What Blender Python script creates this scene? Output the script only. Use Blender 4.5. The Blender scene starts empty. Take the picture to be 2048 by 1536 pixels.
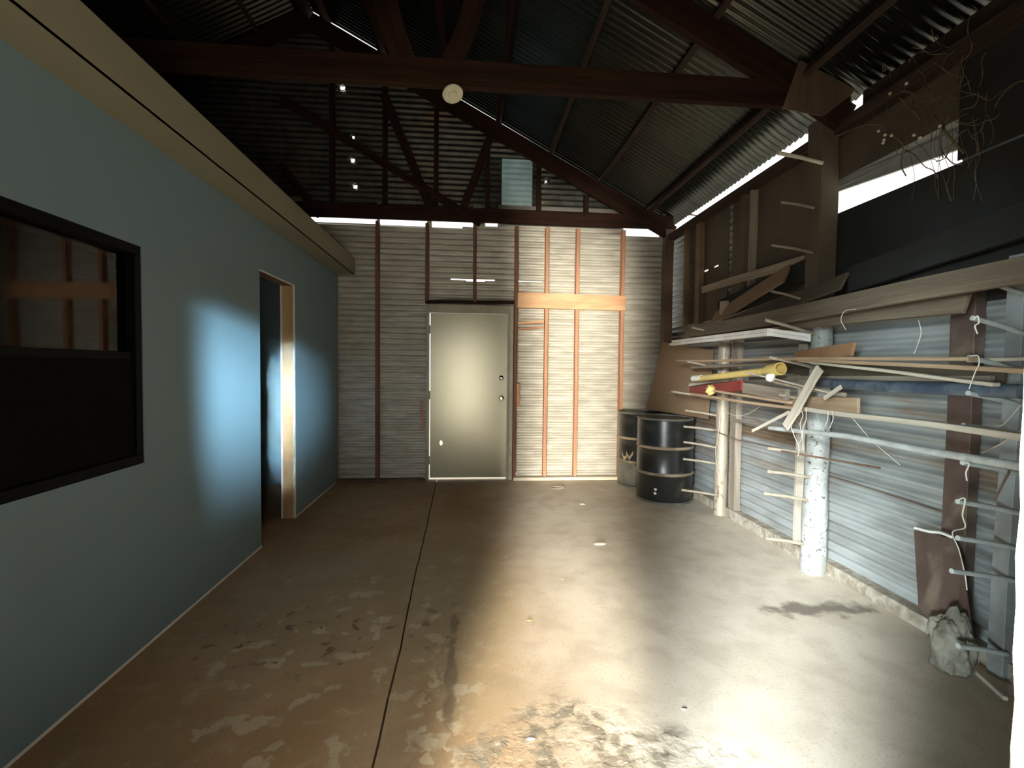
import bpy, bmesh, math, random
from mathutils import Vector, Matrix, noise
random.seed(7)
S = bpy.context.scene
COL = S.collection
PI = math.pi

# ------------------------------------------------------------------ camera
F, YAW, PITCH, ROLL = 971.94, 0.0874, 0.0342, 0.0107
CAM = Vector((0, 0, 1.4))
cy, sy, cp, sp = math.cos(YAW), math.sin(YAW), math.cos(PITCH), math.sin(PITCH)
cr, sr = math.cos(ROLL), math.sin(ROLL)
FW = Vector((sy*cp, cy*cp, -sp)); RT0 = Vector((cy, -sy, 0)); UP0 = RT0.cross(FW)
RT = RT0*cr + UP0*sr; UP = RT0*(-sr) + UP0*cr
cam = bpy.data.cameras.new('camera'); cam.sensor_width = 36; cam.lens = F/2048*36; cam.clip_start = 0.02
co = bpy.data.objects.new('camera', cam); COL.objects.link(co)
M = Matrix((RT, UP, -FW)).transposed().to_4x4(); M.translation = CAM
co.matrix_world = M; S.camera = co

# measured positions: the pixel of the 2048x1536 photograph and one known coordinate give the place
def _d(x, y): return FW + RT*((x-1024)/F) + UP*((768-y)/F)
def aY(x, y, Y):
    d = _d(x, y); return CAM + d*(Y/d.y)
def aX(x, y, X):
    d = _d(x, y); return CAM + d*(X/d.x)
def aZ(x, y, Z=0):
    d = _d(x, y); return CAM + d*((Z-1.4)/d.z)

D = 6.05          # back wall
XL = -1.58        # painted partition
XR = 2.55         # right wall sheets
RIDGE_X, RIDGE_Z, SL = -1.88, 5.58, 0.5256
def roofz(x): return RIDGE_Z - SL*abs(x-RIDGE_X)

# ------------------------------------------------------------------ materials
def mat(name, base, rough=.6, metal=0, var=None, vscale=3, stretch=(1,1,1), bump=0, bscale=30, detail=6,
        rust=None, rscale=1.2, rlo=.55, rhi=.7, spec=.5, vlo=.35, vhi=.65, trans=0):
    m = bpy.data.materials.new(name); m.use_nodes = True
    nt = m.node_tree; N = nt.nodes; L = nt.links
    b = N['Principled BSDF']
    b.inputs['Roughness'].default_value = rough; b.inputs['Metallic'].default_value = metal
    b.inputs['Specular IOR Level'].default_value = spec
    b.inputs['Base Color'].default_value = (*base, 1)
    tc = N.new('ShaderNodeTexCoord'); mp = N.new('ShaderNodeMapping')
    mp.inputs['Scale'].default_value = stretch; L.new(tc.outputs['Object'], mp.inputs['Vector'])
    col = None
    def nz(sc, det=detail, dist=0):
        n = N.new('ShaderNodeTexNoise'); n.inputs['Scale'].default_value = sc; n.inputs['Detail'].default_value = det
        n.inputs['Distortion'].default_value = dist
        L.new(mp.outputs['Vector'], n.inputs['Vector']); return n.outputs['Fac']
    def ramp(f, lo, hi):
        r = N.new('ShaderNodeMapRange'); r.inputs['From Min'].default_value = lo; r.inputs['From Max'].default_value = hi
        r.interpolation_type = 'SMOOTHSTEP'
        L.new(f, r.inputs['Value']); return r.outputs['Result']
    def mix(f, a, c):
        x = N.new('ShaderNodeMix'); x.data_type = 'RGBA'; L.new(f, x.inputs['Factor'])
        for k, v in ((6, a), (7, c)):
            if isinstance(v, tuple): x.inputs[k].default_value = (*v, 1)
            else: L.new(v, x.inputs[k])
        return x.outputs[2]
    if var: col = mix(ramp(nz(vscale, detail, .6), vlo, vhi), base, var)
    if rust: col = mix(ramp(nz(rscale, 8, .8), rlo, rhi), col if col else base, rust)
    if col: L.new(col, b.inputs['Base Color'])
    if bump:
        bn = N.new('ShaderNodeBump'); bn.inputs['Strength'].default_value = bump; bn.inputs['Distance'].default_value = .01
        L.new(nz(bscale, 5), bn.inputs['Height']); L.new(bn.outputs['Normal'], b.inputs['Normal'])
    m['_'] = 1
    return m, dict(nt=nt, N=N, L=L, b=b, mp=mp, nz=nz, ramp=ramp, mix=mix)
MT = {}
def defm(key, *a, **k): MT[key] = mat(key, *a, **k)[0]
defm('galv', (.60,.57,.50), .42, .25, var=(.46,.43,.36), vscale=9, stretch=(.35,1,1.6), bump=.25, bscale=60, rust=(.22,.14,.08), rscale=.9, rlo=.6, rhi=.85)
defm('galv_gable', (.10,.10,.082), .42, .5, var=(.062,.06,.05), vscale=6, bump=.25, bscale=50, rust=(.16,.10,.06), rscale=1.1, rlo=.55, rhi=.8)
m, k = mat('galv_right', (.50,.52,.52), .45, .25, spec=.4)
_n, _l = k['N'], k['L']; _g = _n.new('ShaderNodeNewGeometry'); _s = _n.new('ShaderNodeSeparateXYZ'); _l.new(_g.outputs['Position'], _s.inputs[0])
k['mp'].inputs['Scale'].default_value = (1, .4, 1.6)
c_ = k['mix'](k['ramp'](k['nz'](4, 8, .6), .35, .65), (.42,.44,.43), (.30,.31,.295))
c_ = k['mix'](k['ramp'](k['nz'](1.4, 8, .8), .56, .75), c_, (.28,.20,.13))
_a = _n.new('ShaderNodeMath'); _a.operation = 'MULTIPLY_ADD'; _l.new(k['nz'](3, 6), _a.inputs[0]); _a.inputs[1].default_value = .16; _l.new(_s.outputs[2], _a.inputs[2])
_b = _n.new('ShaderNodeMath'); _b.operation = 'SUBTRACT'; _l.new(_a.outputs[0], _b.inputs[0]); _b.inputs[1].default_value = .93
_c = _n.new('ShaderNodeMath'); _c.operation = 'ABSOLUTE'; _l.new(_b.outputs[0], _c.inputs[0])
_d2 = _n.new('ShaderNodeMath'); _d2.operation = 'SUBTRACT'; _d2.inputs[0].default_value = .075; _l.new(_c.outputs[0], _d2.inputs[1])
_e = k['ramp'](_d2.outputs[0], -.02, .03); _f = _n.new('ShaderNodeMath'); _f.operation = 'MULTIPLY'; _l.new(_e, _f.inputs[0]); _l.new(k['ramp'](k['nz'](2.1, 6), .35, .6), _f.inputs[1])
c_ = k['mix'](_f.outputs[0], c_, (.24,.17,.11))
_l.new(c_, k['b'].inputs['Base Color']); MT['galv_right'] = m
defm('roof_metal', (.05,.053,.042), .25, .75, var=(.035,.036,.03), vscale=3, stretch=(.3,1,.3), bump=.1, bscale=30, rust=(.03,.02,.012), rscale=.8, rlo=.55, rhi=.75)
defm('stud_wood', (.50,.25,.14), .65, 0, var=(.38,.17,.09), vscale=3, stretch=(.6,8,8), bump=.3, bscale=20)
defm('stud_shaded', (.20,.085,.045), .75, 0, var=(.12,.05,.028), vscale=3, stretch=(.6,8,8), bump=.3, bscale=20)  # stud wood darkened in colour for the shaded bays by the door
defm('header_wood', (.68,.40,.21), .6, 0, var=(.58,.30,.15), vscale=2.5, stretch=(.8,6,6), bump=.2, bscale=15)
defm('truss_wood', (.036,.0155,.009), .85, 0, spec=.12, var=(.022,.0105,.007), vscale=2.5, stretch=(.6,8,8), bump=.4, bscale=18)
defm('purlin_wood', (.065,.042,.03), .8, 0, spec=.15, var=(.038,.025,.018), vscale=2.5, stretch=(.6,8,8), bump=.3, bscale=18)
defm('old_post', (.20,.125,.075), .8, 0, var=(.11,.065,.04), vscale=2.5, stretch=(1,1,.2), bump=.6, bscale=25)
defm('grey_board', (.30,.25,.19), .75, 0, var=(.21,.165,.12), vscale=2, stretch=(.6,8,8), bump=.4, bscale=18)
defm('plank_brown', (.21,.165,.115), .8, 0, var=(.15,.115,.08), vscale=2, stretch=(.6,8,8), bump=.4, bscale=18, spec=.2)
defm('tan_board', (.46,.33,.21), .7, 0, var=(.34,.23,.14), vscale=2, stretch=(.6,8,8), bump=.4, bscale=18)
defm('pale_board', (.62,.56,.45), .7, 0, var=(.48,.42,.33), vscale=3, stretch=(.6,8,8), bump=.3, bscale=18)
defm('rusty_board', (.42,.22,.11), .8, 0, var=(.30,.15,.08), vscale=4, bump=.4, bscale=25)
defm('brown_sheet', (.27,.175,.10), .7, 0, var=(.23,.145,.085), vscale=1.5, bump=.1, bscale=30)
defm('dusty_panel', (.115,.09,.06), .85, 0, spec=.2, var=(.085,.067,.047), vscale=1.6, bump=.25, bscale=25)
defm('black_sheet', (.022,.0215,.018), .9, 0, spec=.12, var=(.03,.03,.028), vscale=2, bump=.2, bscale=12)  # near-black panels and beams high on the right wall
defm('brown_metal', (.13,.085,.065), .7, .2, var=(.09,.055,.045), vscale=4, bump=.3, bscale=25, rust=(.2,.15,.11), rscale=3)
defm('silver_post', (.50,.52,.50), .62, .1, var=(.36,.365,.33), vscale=7, bump=.5, bscale=45, rust=(.13,.12,.10), rscale=34, rlo=.60, rhi=.66, spec=.3)
defm('dusty_post', (.40,.345,.26), .55, .3, var=(.40,.33,.24), vscale=5, bump=.5, bscale=40, rust=(.14,.09,.06), rscale=10, rlo=.6, rhi=.7)
defm('steel_rod', (.50,.43,.33), .6, .05, var=(.32,.26,.19), vscale=8, bump=.3, bscale=60)
defm('cool_rod', (.56,.59,.56), .6, .05, var=(.42,.43,.40), vscale=8, bump=.3, bscale=60)
defm('grey_post', (.33,.36,.36), .7, 0, var=(.2,.2,.19), vscale=3, stretch=(1,1,.3), bump=.4, bscale=25)
defm('white_paint', (.92,.90,.86), .5, 0, var=(.76,.72,.66), vscale=5, spec=.4)
defm('yellow_plastic', (.72,.55,.16), .5, 0, var=(.60,.44,.16), vscale=6)
defm('red_paint', (.19,.025,.022), .55, 0, var=(.22,.03,.022), vscale=5)
defm('blue_pipe', (.045,.065,.10), .4, 0, var=(.13,.16,.19), vscale=9)
defm('string', (.72,.68,.58), .9)
defm('twig', (.17,.12,.06), .85, 0, var=(.11,.08,.04), vscale=12)
defm('bud', (.62,.58,.42), .8)
defm('drum_black', (.018,.019,.017), .32, 0, var=(.05,.045,.036), vscale=5, vlo=.5, vhi=.72, bump=.1, bscale=12, detail=8)
defm('drum_grey', (.10,.10,.085), .45, 0, var=(.18,.165,.13), vscale=6)
defm('drum_dust', (.42,.33,.22), .7, 0, var=(.26,.2,.13), vscale=8)
defm('door_paint', (.50,.47,.35), .27, .3, var=(.47,.44,.325), vscale=1, bump=.02, bscale=60, rust=(.33,.28,.19), rscale=2.2, rlo=.68, rhi=.82, spec=.8)
defm('frame_paint', (.37,.34,.26), .45, 0, var=(.32,.28,.2), vscale=6, bump=.1, bscale=40)
defm('chrome', (.75,.73,.68), .2, 1)
defm('wall_paint', (.185,.27,.295), .5, 0, var=(.177,.258,.283), vscale=1.3, bump=.04, bscale=180, spec=.35)
defm('soffit_paint', (.28,.255,.175), .8, 0, spec=.2, var=(.265,.24,.165), vscale=2, bump=.03, bscale=100)
defm('drywall_edge', (.80,.77,.70), .8)
defm('frame_pine', (.60,.42,.22), .6, 0, var=(.46,.28,.13), vscale=3, stretch=(1,1,.3), bump=.2, bscale=20)
defm('window_frame', (.003,.003,.003), .5, spec=.1)
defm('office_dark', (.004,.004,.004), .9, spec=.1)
defm('fixture_plastic', (.66,.62,.44), .5, 0, var=(.58,.54,.38), vscale=20)
defm('stucco', (.85,.80,.68), .9, 0, var=(.60,.52,.40), vscale=12, vlo=.52, vhi=.7, bump=1, bscale=40)
defm('dirt_curb', (.42,.38,.31), .9, 0, var=(.27,.22,.16), vscale=14, bump=1, bscale=40)
defm('rubble', (.27,.255,.20), .95, 0, var=(.15,.13,.10), vscale=10, bump=1, bscale=30)
defm('dry_ground', (.84,.81,.72), .95, 0, var=(.74,.71,.62), vscale=1)
defm('leaf', (.30,.22,.10), .9)
# glass
g = bpy.data.materials.new('window_glass'); g.use_nodes = True
gb = g.node_tree.nodes['Principled BSDF']; gb.inputs['Base Color'].default_value = (.35,.38,.37,1)
gb.inputs['Roughness'].default_value = .02; gb.inputs['Transmission Weight'].default_value = 1; gb.inputs['IOR'].default_value = 1.2
MT['glass'] = g
# translucent sheet put in for the light leaking past a sheet lap
m, k = mat('leak_sheet', (.42,.50,.52), .5, 0, var=(.34,.42,.42), vscale=5)
t = k['N'].new('ShaderNodeBsdfTranslucent'); t.inputs['Color'].default_value = (.16,.20,.205,1)
a = k['N'].new('ShaderNodeAddShader'); k['L'].new(k['b'].outputs[0], a.inputs[0]); k['L'].new(t.outputs[0], a.inputs[1])
k['L'].new(a.outputs[0], k['N']['Material Output'].inputs[0]); MT['leak_sheet'] = m
# concrete floor: brown dusty slab with paler worn and scaled patches, spalled area, oil stain
m, k = mat('concrete', (.34,.27,.185), .55, 0, spec=.12)
N, L, mix, ramp, nz = k['N'], k['L'], k['mix'], k['ramp'], k['nz']
geo = N.new('ShaderNodeNewGeometry'); sep = N.new('ShaderNodeSeparateXYZ'); L.new(geo.outputs['Position'], sep.inputs[0])
def mth(op, a, b_=None, c=None):
    n = N.new('ShaderNodeMath'); n.operation = op
    for i, v in enumerate((a, b_, c)):
        if v is None: continue
        if isinstance(v, (int, float)): n.inputs[i].default_value = v
        else: L.new(v, n.inputs[i])
    return n.outputs[0]
def blob(cx, cyy, rx, ry, soft=.35, wob=.5, nsc=3):
    dx = mth('DIVIDE', mth('SUBTRACT', sep.outputs[0], cx), rx); dy = mth('DIVIDE', mth('SUBTRACT', sep.outputs[1], cyy), ry)
    r = mth('SQRT', mth('ADD', mth('MULTIPLY', dx, dx), mth('MULTIPLY', dy, dy)))
    r = mth('ADD', r, mth('MULTIPLY', mth('SUBTRACT', nz(nsc, 6), .5), wob*2))
    return mth('SUBTRACT', 1, ramp(r, 1-soft, 1+soft))
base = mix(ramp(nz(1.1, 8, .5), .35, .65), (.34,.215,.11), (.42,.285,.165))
east = ramp(mth('ADD', sep.outputs[0], mth('MULTIPLY', mth('SUBTRACT', nz(1.2, 6), .5), .5)), -.1, .75)   # paler half: part less brown dirt, part daylight put into the colour
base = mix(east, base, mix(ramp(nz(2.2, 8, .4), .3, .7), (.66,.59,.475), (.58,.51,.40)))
sand = (.40,.31,.18)
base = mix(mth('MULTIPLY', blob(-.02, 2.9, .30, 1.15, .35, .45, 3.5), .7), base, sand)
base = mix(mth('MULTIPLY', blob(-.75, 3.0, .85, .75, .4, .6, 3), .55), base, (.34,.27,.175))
fl = mth('MULTIPLY', ramp(nz(7.5, 12, .2), .58, .61), blob(-.55, 2.1, .62, 1.0, .3, .6, 4))
base = mix(mth('MULTIPLY', fl, .6), base, (.55,.47,.33))
fl2 = mth('MULTIPLY', ramp(nz(17, 9, .3), .52, .6), blob(-.13, 1.85, .10, .5, .3, .8, 6))
base = mix(fl2, base, (.56,.46,.30))
fl3 = mth('MULTIPLY', ramp(nz(11, 9, .3), .60, .65), blob(-.75, 2.55, .7, .35, .3, .6, 4))
base = mix(fl3, base, (.17,.125,.08))
base = mix(mth('MULTIPLY', blob(-.075, 2.3, .022, .42, .5, 1.6, 9), .8), base, (.19,.145,.095))
spall = blob(.42, 1.55, .50, .38, .25, .7, 4)
base = mix(mth('MULTIPLY', spall, ramp(nz(9, 8, .4), .45, .6)), base, (.23,.20,.145))
base = mix(mth('MULTIPLY', spall, ramp(nz(32, 8, .2), .58, .64)), base, (.44,.39,.30))
base = mix(mth('MULTIPLY', blob(2.07, 2.64, .26, .07, .5, 2.0, 7), .8), base, (.12,.10,.08))
base = mix(mth('MULTIPLY', ramp(nz(30, 6), .64, .7), .25), base, (.5,.45,.36))
# slightly tan trail where dust lies along the joint
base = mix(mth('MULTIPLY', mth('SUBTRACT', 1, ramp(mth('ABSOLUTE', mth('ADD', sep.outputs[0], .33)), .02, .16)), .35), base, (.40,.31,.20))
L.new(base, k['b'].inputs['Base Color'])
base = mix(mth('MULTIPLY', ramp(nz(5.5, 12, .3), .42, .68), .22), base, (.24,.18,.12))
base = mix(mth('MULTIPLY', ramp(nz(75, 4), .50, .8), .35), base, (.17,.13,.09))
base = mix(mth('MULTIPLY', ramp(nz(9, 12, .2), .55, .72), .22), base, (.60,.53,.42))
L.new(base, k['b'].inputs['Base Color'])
h = mth('ADD', mth('MULTIPLY', nz(4, 9), .5), mth('MULTIPLY', mth('MULTIPLY', spall, ramp(nz(22, 6, .3), .45, .6)), -1.4))
bn = N.new('ShaderNodeBump'); bn.inputs['Strength'].default_value = .3; bn.inputs['Distance'].default_value = .003
L.new(h, bn.inputs['Height']); L.new(bn.outputs['Normal'], k['b'].inputs['Normal'])
rg = N.new('ShaderNodeMapRange'); rg.inputs['To Min'].default_value = .6; rg.inputs['To Max'].default_value = .85
L.new(nz(2.5, 5), rg.inputs['Value']); L.new(rg.outputs[0], k['b'].inputs['Roughness'])
MT['concrete'] = m

# ------------------------------------------------------------------ builders
def link(name, me, m, parent=None, matrix=None, smooth=False):
    me.materials.append(MT[m])
    if smooth:
        for p in me.polygons: p.use_smooth = True
    o = bpy.data.objects.new(name, me); COL.objects.link(o)
    if parent is not None: o.parent = parent
    if matrix is not None: o.matrix_world = matrix if parent is None else o.matrix_world
    if matrix is not None and parent is not None: o.matrix_basis = parent.matrix_basis.inverted() @ matrix
    return o
def tag(o, label, cat, group=None, kind=None):
    o['label'] = label; o['category'] = cat
    if group: o['group'] = group
    if kind: o['kind'] = kind
    return o
def part(o, label): o['label'] = label; return o
def struct(o, label=None, cat=None):
    o['kind'] = 'structure'
    if label: o['label'] = label
    if cat: o['category'] = cat
    return o
def thing(name, loc, label, cat, group=None):
    o = bpy.data.objects.new(name, None); COL.objects.link(o); o.location = loc; o.empty_display_size = .1
    o.matrix_basis = Matrix.Translation(loc)
    return tag(o, label, cat, group)
def mesh(bm, name):
    me = bpy.data.meshes.new(name); bm.normal_update(); bm.to_mesh(me); bm.free(); return me
def add_box(bm, lo, hi):
    xs = (lo[0], hi[0]); ys = (lo[1], hi[1]); zs = (lo[2], hi[2])
    v = [bm.verts.new((x, y, z)) for x in xs for y in ys for z in zs]
    for f in ((0,1,3,2),(4,6,7,5),(0,4,5,1),(2,3,7,6),(0,2,6,4),(1,5,7,3)): bm.faces.new([v[i] for i in f])
def box(name, lo, hi, m, parent=None, bev=.002):
    c = Vector([(a+b)/2 for a, b in zip(lo, hi)]); h = Vector([(b-a)/2 for a, b in zip(lo, hi)])
    bm = bmesh.new(); add_box(bm, -h, h)
    if bev: bmesh.ops.bevel(bm, geom=bm.edges[:], offset=min(bev, min(abs(x) for x in h)*.5), segments=1, affect='EDGES')
    return link(name, mesh(bm, name), m, parent, Matrix.Translation(c))
def beam(name, p0, p1, w, h, m, parent=None, up=(0,0,1), taper=1, warp=.0, bev=.003, n=10):
    """board from p0 to p1: h along up, w across; local X runs along the grain"""
    p0, p1 = Vector(p0), Vector(p1); d = p1-p0; Ln = d.length; x = d.normalized()
    y = Vector(up).cross(x).normalized(); z = x.cross(y)
    bm = bmesh.new(); rings = []
    sd = random.random()*100
    for i in range(n+1):
        t = i/n; s = 1+(taper-1)*t
        oy = warp*(noise.noise(Vector((sd, t*2.2, 0)))); oz = warp*(noise.noise(Vector((sd+9, t*2.2, 3))))
        r = [bm.verts.new(((t-.5)*Ln, oy+a*w/2*s, oz+b*h/2*s)) for a, b in ((-1,-1),(1,-1),(1,1),(-1,1))]
        rings.append(r)
    for a, b in zip(rings, rings[1:]):
        for j in range(4): bm.faces.new((a[j], a[(j+1) % 4], b[(j+1) % 4], b[j]))
    bm.faces.new(rings[0][::-1]); bm.faces.new(rings[-1])
    bmesh.ops.recalc_face_normals(bm, faces=bm.faces[:])
    if bev:
        es = [e for e in bm.edges if len(e.link_faces) == 2 and e.calc_face_angle(0) > 1]
        bmesh.ops.bevel(bm, geom=es, offset=min(bev, w*.3, h*.3), segments=1, affect='EDGES')
    R = Matrix((x, y, z)).transposed().to_4x4(); R.translation = (p0+p1)/2
    return link(name, mesh(bm, name), m, parent, R)
def tube_bm(bm, pts, rad, seg=10, cap=True, hollow=0):
    pts = [Vector(p) for p in pts]; n = len(pts)
    rads = rad if isinstance(rad, (list, tuple)) else [rad]*n
    t0 = (pts[1]-pts[0]).normalized(); ref = Vector((0,0,1)) if abs(t0.z) < .9 else Vector((1,0,0))
    u = t0.cross(ref).normalized(); rings = []
    for i, p in enumerate(pts):
        t = ((pts[min(i+1, n-1)]-pts[max(i-1, 0)])).normalized()
        u = (u - t*u.dot(t)).normalized(); v = t.cross(u)
        rings.append([bm.verts.new(p + (u*math.cos(a)+v*math.sin(a))*rads[i]) for a in [2*PI*k/seg for k in range(seg)]])
    for a, b in zip(rings, rings[1:]):
        for j in range(seg): bm.faces.new((a[j], a[(j+1) % seg], b[(j+1) % seg], b[j]))
    if cap:
        bm.faces.new(rings[0][::-1]); bm.faces.new(rings[-1])
def tube(name, pts, rad, m, parent=None, seg=10, cap=True):
    c = sum((Vector(p) for p in pts), Vector())/len(pts)
    bm = bmesh.new(); tube_bm(bm, [Vector(p)-c for p in pts], rad, seg, cap)
    bmesh.ops.recalc_face_normals(bm, faces=bm.faces[:])
    o = link(name, mesh(bm, name), m, parent, Matrix.Translation(c), smooth=True)
    es = o.modifiers.new('split', 'EDGE_SPLIT'); es.split_angle = .9
    return o
def lathe(name, prof, m, parent, loc, seg=48, rot=None):
    bm = bmesh.new(); rings = []
    for r, z in prof:
        if r < 1e-5: rings.append([bm.verts.new((0, 0, z))])
        else: rings.append([bm.verts.new((r*math.cos(2*PI*k/seg), r*math.sin(2*PI*k/seg), z)) for k in range(seg)])
    for a, b in zip(rings, rings[1:]):
        for j in range(seg):
            q = [a[j % len(a)], a[(j+1) % len(a)], b[(j+1) % len(b)], b[j % len(b)]]
            q2 = []
            for v in q:
                if v not in q2: q2.append(v)
            if len(q2) > 2: bm.faces.new(q2)
    bmesh.ops.recalc_face_normals(bm, faces=bm.faces[:])
    Mx = Matrix.Translation(loc)
    if rot is not None: Mx = Mx @ rot
    o = link(name, mesh(bm, name), m, parent, Mx, smooth=True)
    es = o.modifiers.new('split', 'EDGE_SPLIT'); es.split_angle = .7
    return o
PITCHW = .068
def sheet(name, org, u, v, ul, vl, m, amp=.0085, holes=(), parent=None, cut=None, solid=.0015, pitch=PITCHW, jitter=.0, phase=0):
    """corrugated sheet: ridges run along u, waves repeat along v"""
    org, u, v = Vector(org), Vector(u).normalized(), Vector(v).normalized(); nrm = u.cross(v)
    us = {0.0, ul}; vs = set(round(i*pitch/8, 6) for i in range(int(vl/pitch*8)+1)) | {vl}
    if ul > 1:
        for i in range(1, int(ul/.5)): us.add(i*ul/int(ul/.5))
    for a, b, c, d in holes: us |= {a, b}; vs |= {c, d}
    us, vs = sorted(us), sorted(vs); c0 = u*ul/2+v*vl/2
    bm = bmesh.new(); g = []
    for j, vv in enumerate(vs):
        row = []
        for uu in us:
            k = amp*math.sin(2*PI*(vv+phase)/pitch)
            if jitter: k += jitter*noise.noise(Vector((uu*1.3, vv*1.7, org.x+org.y)))
            row.append(bm.verts.new(u*uu+v*vv+nrm*k-c0))
        g.append(row)
    for j in range(len(vs)-1):
        for i in range(len(us)-1):
            cu, cv = (us[i]+us[i+1])/2, (vs[j]+vs[j+1])/2
            if any(a < cu < b and c < cv < d for a, b, c, d in holes): continue
            bm.faces.new((g[j][i], g[j][i+1], g[j+1][i+1], g[j+1][i]))
    for p, n in (cut or []):
        bmesh.ops.bisect_plane(bm, geom=bm.verts[:]+bm.edges[:]+bm.faces[:], plane_co=Vector(p)-org-c0, plane_no=Vector(n), clear_outer=True)
    o = link(name, mesh(bm, name), m, parent, Matrix.Translation(org+c0), smooth=True)
    if solid:
        s = o.modifiers.new('thick', 'SOLIDIFY'); s.thickness = solid
    return o
def curve_pts(ctrl, n=8):
    P = [Vector(p) for p in ctrl]; P = [P[0]*2-P[1]] + P + [P[-1]*2-P[-2]]; out = []
    for i in range(1, len(P)-2):
        for k in range(n):
            t = k/n; a, b, c, d = P[i-1], P[i], P[i+1], P[i+2]
            out.append(.5*((2*b)+(c-a)*t+(2*a-5*b+4*c-d)*t*t+(3*b-a-3*c+d)*t**3))
    out.append(P[-2]); return out

# ------------------------------------------------------------------ ground, floor
bm = bmesh.new(); add_box(bm, (-30,-30,-.3), (30,30,-.06))
struct(link('ground', mesh(bm, 'ground'), 'dry_ground'))
bm = bmesh.new()
# slab in two pours with a saw joint between them
def slab(poly, ztop=0, zb=-.15):
    t = [bm.verts.new((x, y, ztop)) for x, y in poly]; b = [bm.verts.new((x, y, zb)) for x, y in poly]
    bm.faces.new(t); bm.faces.new(b[::-1])
    for i in range(len(poly)):
        j = (i+1) % len(poly); bm.faces.new((t[i], b[i], b[j], t[j]))
cr_pts = [(-.27,-.4),(-.30,.8),(-.326,1.68),(-.333,2.4),(-.352,3.2),(-.362,4.2),(-.38,5.2),(-.39,6.0),(-.39,6.06)]
cr2 = []
for (x0,y0),(x1,y1) in zip(cr_pts, cr_pts[1:]):
    for k in range(6):
        t_ = k/6; y_ = y0+(y1-y0)*t_
        cr2.append((x0+(x1-x0)*t_+.006*noise.noise(Vector((y_*9, 0, 0))), y_))
cr2.append(cr_pts[-1])
wd = .0045
slab([(x+wd, y) for x, y in cr2][::-1] + [(2.62, -.4), (2.62, 6.06)])
slab([(-6.4, 6.06), (-6.4, -.4)] + [(x-wd, y) for x, y in cr2])
bmesh.ops.recalc_face_normals(bm, faces=bm.faces[:])
bmesh.ops.triangulate(bm, faces=[f for f in bm.faces if len(f.verts) > 4])
struct(link('floor', mesh(bm, 'floor'), 'concrete'), 'stained brown concrete slab floor with a long joint', 'floor')

# ------------------------------------------------------------------ roof
X0, X1, Y0, Y1 = -6.5, 2.585, -.6, 6.075
cs = 1/math.sqrt(1+SL*SL)
def roof_sheet(name, x_ridge_off, xe, sgn):
    top = Vector((RIDGE_X+sgn*x_ridge_off, Y0, roofz(RIDGE_X+sgn*x_ridge_off)))
    dn = Vector((sgn, 0, -SL)).normalized(); ln = abs(xe-top.x)/cs
    return top, dn, ln
top, dn, ln = roof_sheet('r', .0, X1, 1)
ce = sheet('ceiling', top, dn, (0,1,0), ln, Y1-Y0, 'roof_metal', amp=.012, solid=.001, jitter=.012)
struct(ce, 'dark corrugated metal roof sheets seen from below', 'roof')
top2, dn2, ln2 = roof_sheet('l', .0, X0, -1)
hl = []
def roof_hole_l(px, py, du, dv):
    # place where the ray meets the left slope
    d = _d(px, py); # z = RIDGE_Z + SL*(x-RIDGE_X)
    t_ = (RIDGE_Z - SL*RIDGE_X - CAM.z + SL*CAM.x)/(d.z - SL*d.x); P = CAM+d*t_
    u_ = (RIDGE_X-P.x)/cs; v_ = P.y-Y0
    hl.append((u_-du/2, u_+du/2, v_-dv/2, v_+dv/2))
for q in ((398,138,.05,.02),(350,160,.22,.010),(590,62,.16,.010)): roof_hole_l(*q)
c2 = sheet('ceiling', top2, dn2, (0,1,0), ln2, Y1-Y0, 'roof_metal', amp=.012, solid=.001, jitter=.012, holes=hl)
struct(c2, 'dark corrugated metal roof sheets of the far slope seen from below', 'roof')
struct(beam('trim_1', (RIDGE_X, Y0, RIDGE_Z-.16), (RIDGE_X, Y1, RIDGE_Z-.16), .04, .22, 'truss_wood'), 'dark ridge board under the top of the roof', 'ridge board')

# ------------------------------------------------------------------ back wall
holes = []
def bh(x0, x1, z0, z1): holes.append((x0+6.3, x1+6.3, z0, z1))
bh(-.50, .53, 0, 2.15)                       # door opening
bh(-.24, .30, 2.462, 2.482); bh(-.05, .18, 2.45, 2.462)
bh(.575, .90, 2.463, 2.477)
bh(-1.9, -1.13, 3.115, 3.4); bh(-1.09, -.53, 3.108, 3.4); bh(-.47, -.1, 3.10, 3.4); bh(-.1, .03, 3.118, 3.4); bh(.18,.33,3.13,3.4)
bh(1.92, 2.38, 3.07, 3.4)
bh(2.47, 2.54, 1.9, 3.0)
bh(.545, .60, .05, .075); bh(1.0,1.03,.0,.02)
wb = sheet('wall_back', (-6.3, D, 0), (1,0,0), (0,0,1), 8.87, 3.25, 'galv', holes=holes, jitter=.004, amp=.0145)
struct(wb, 'corrugated galvanised metal back wall', 'wall')
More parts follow.
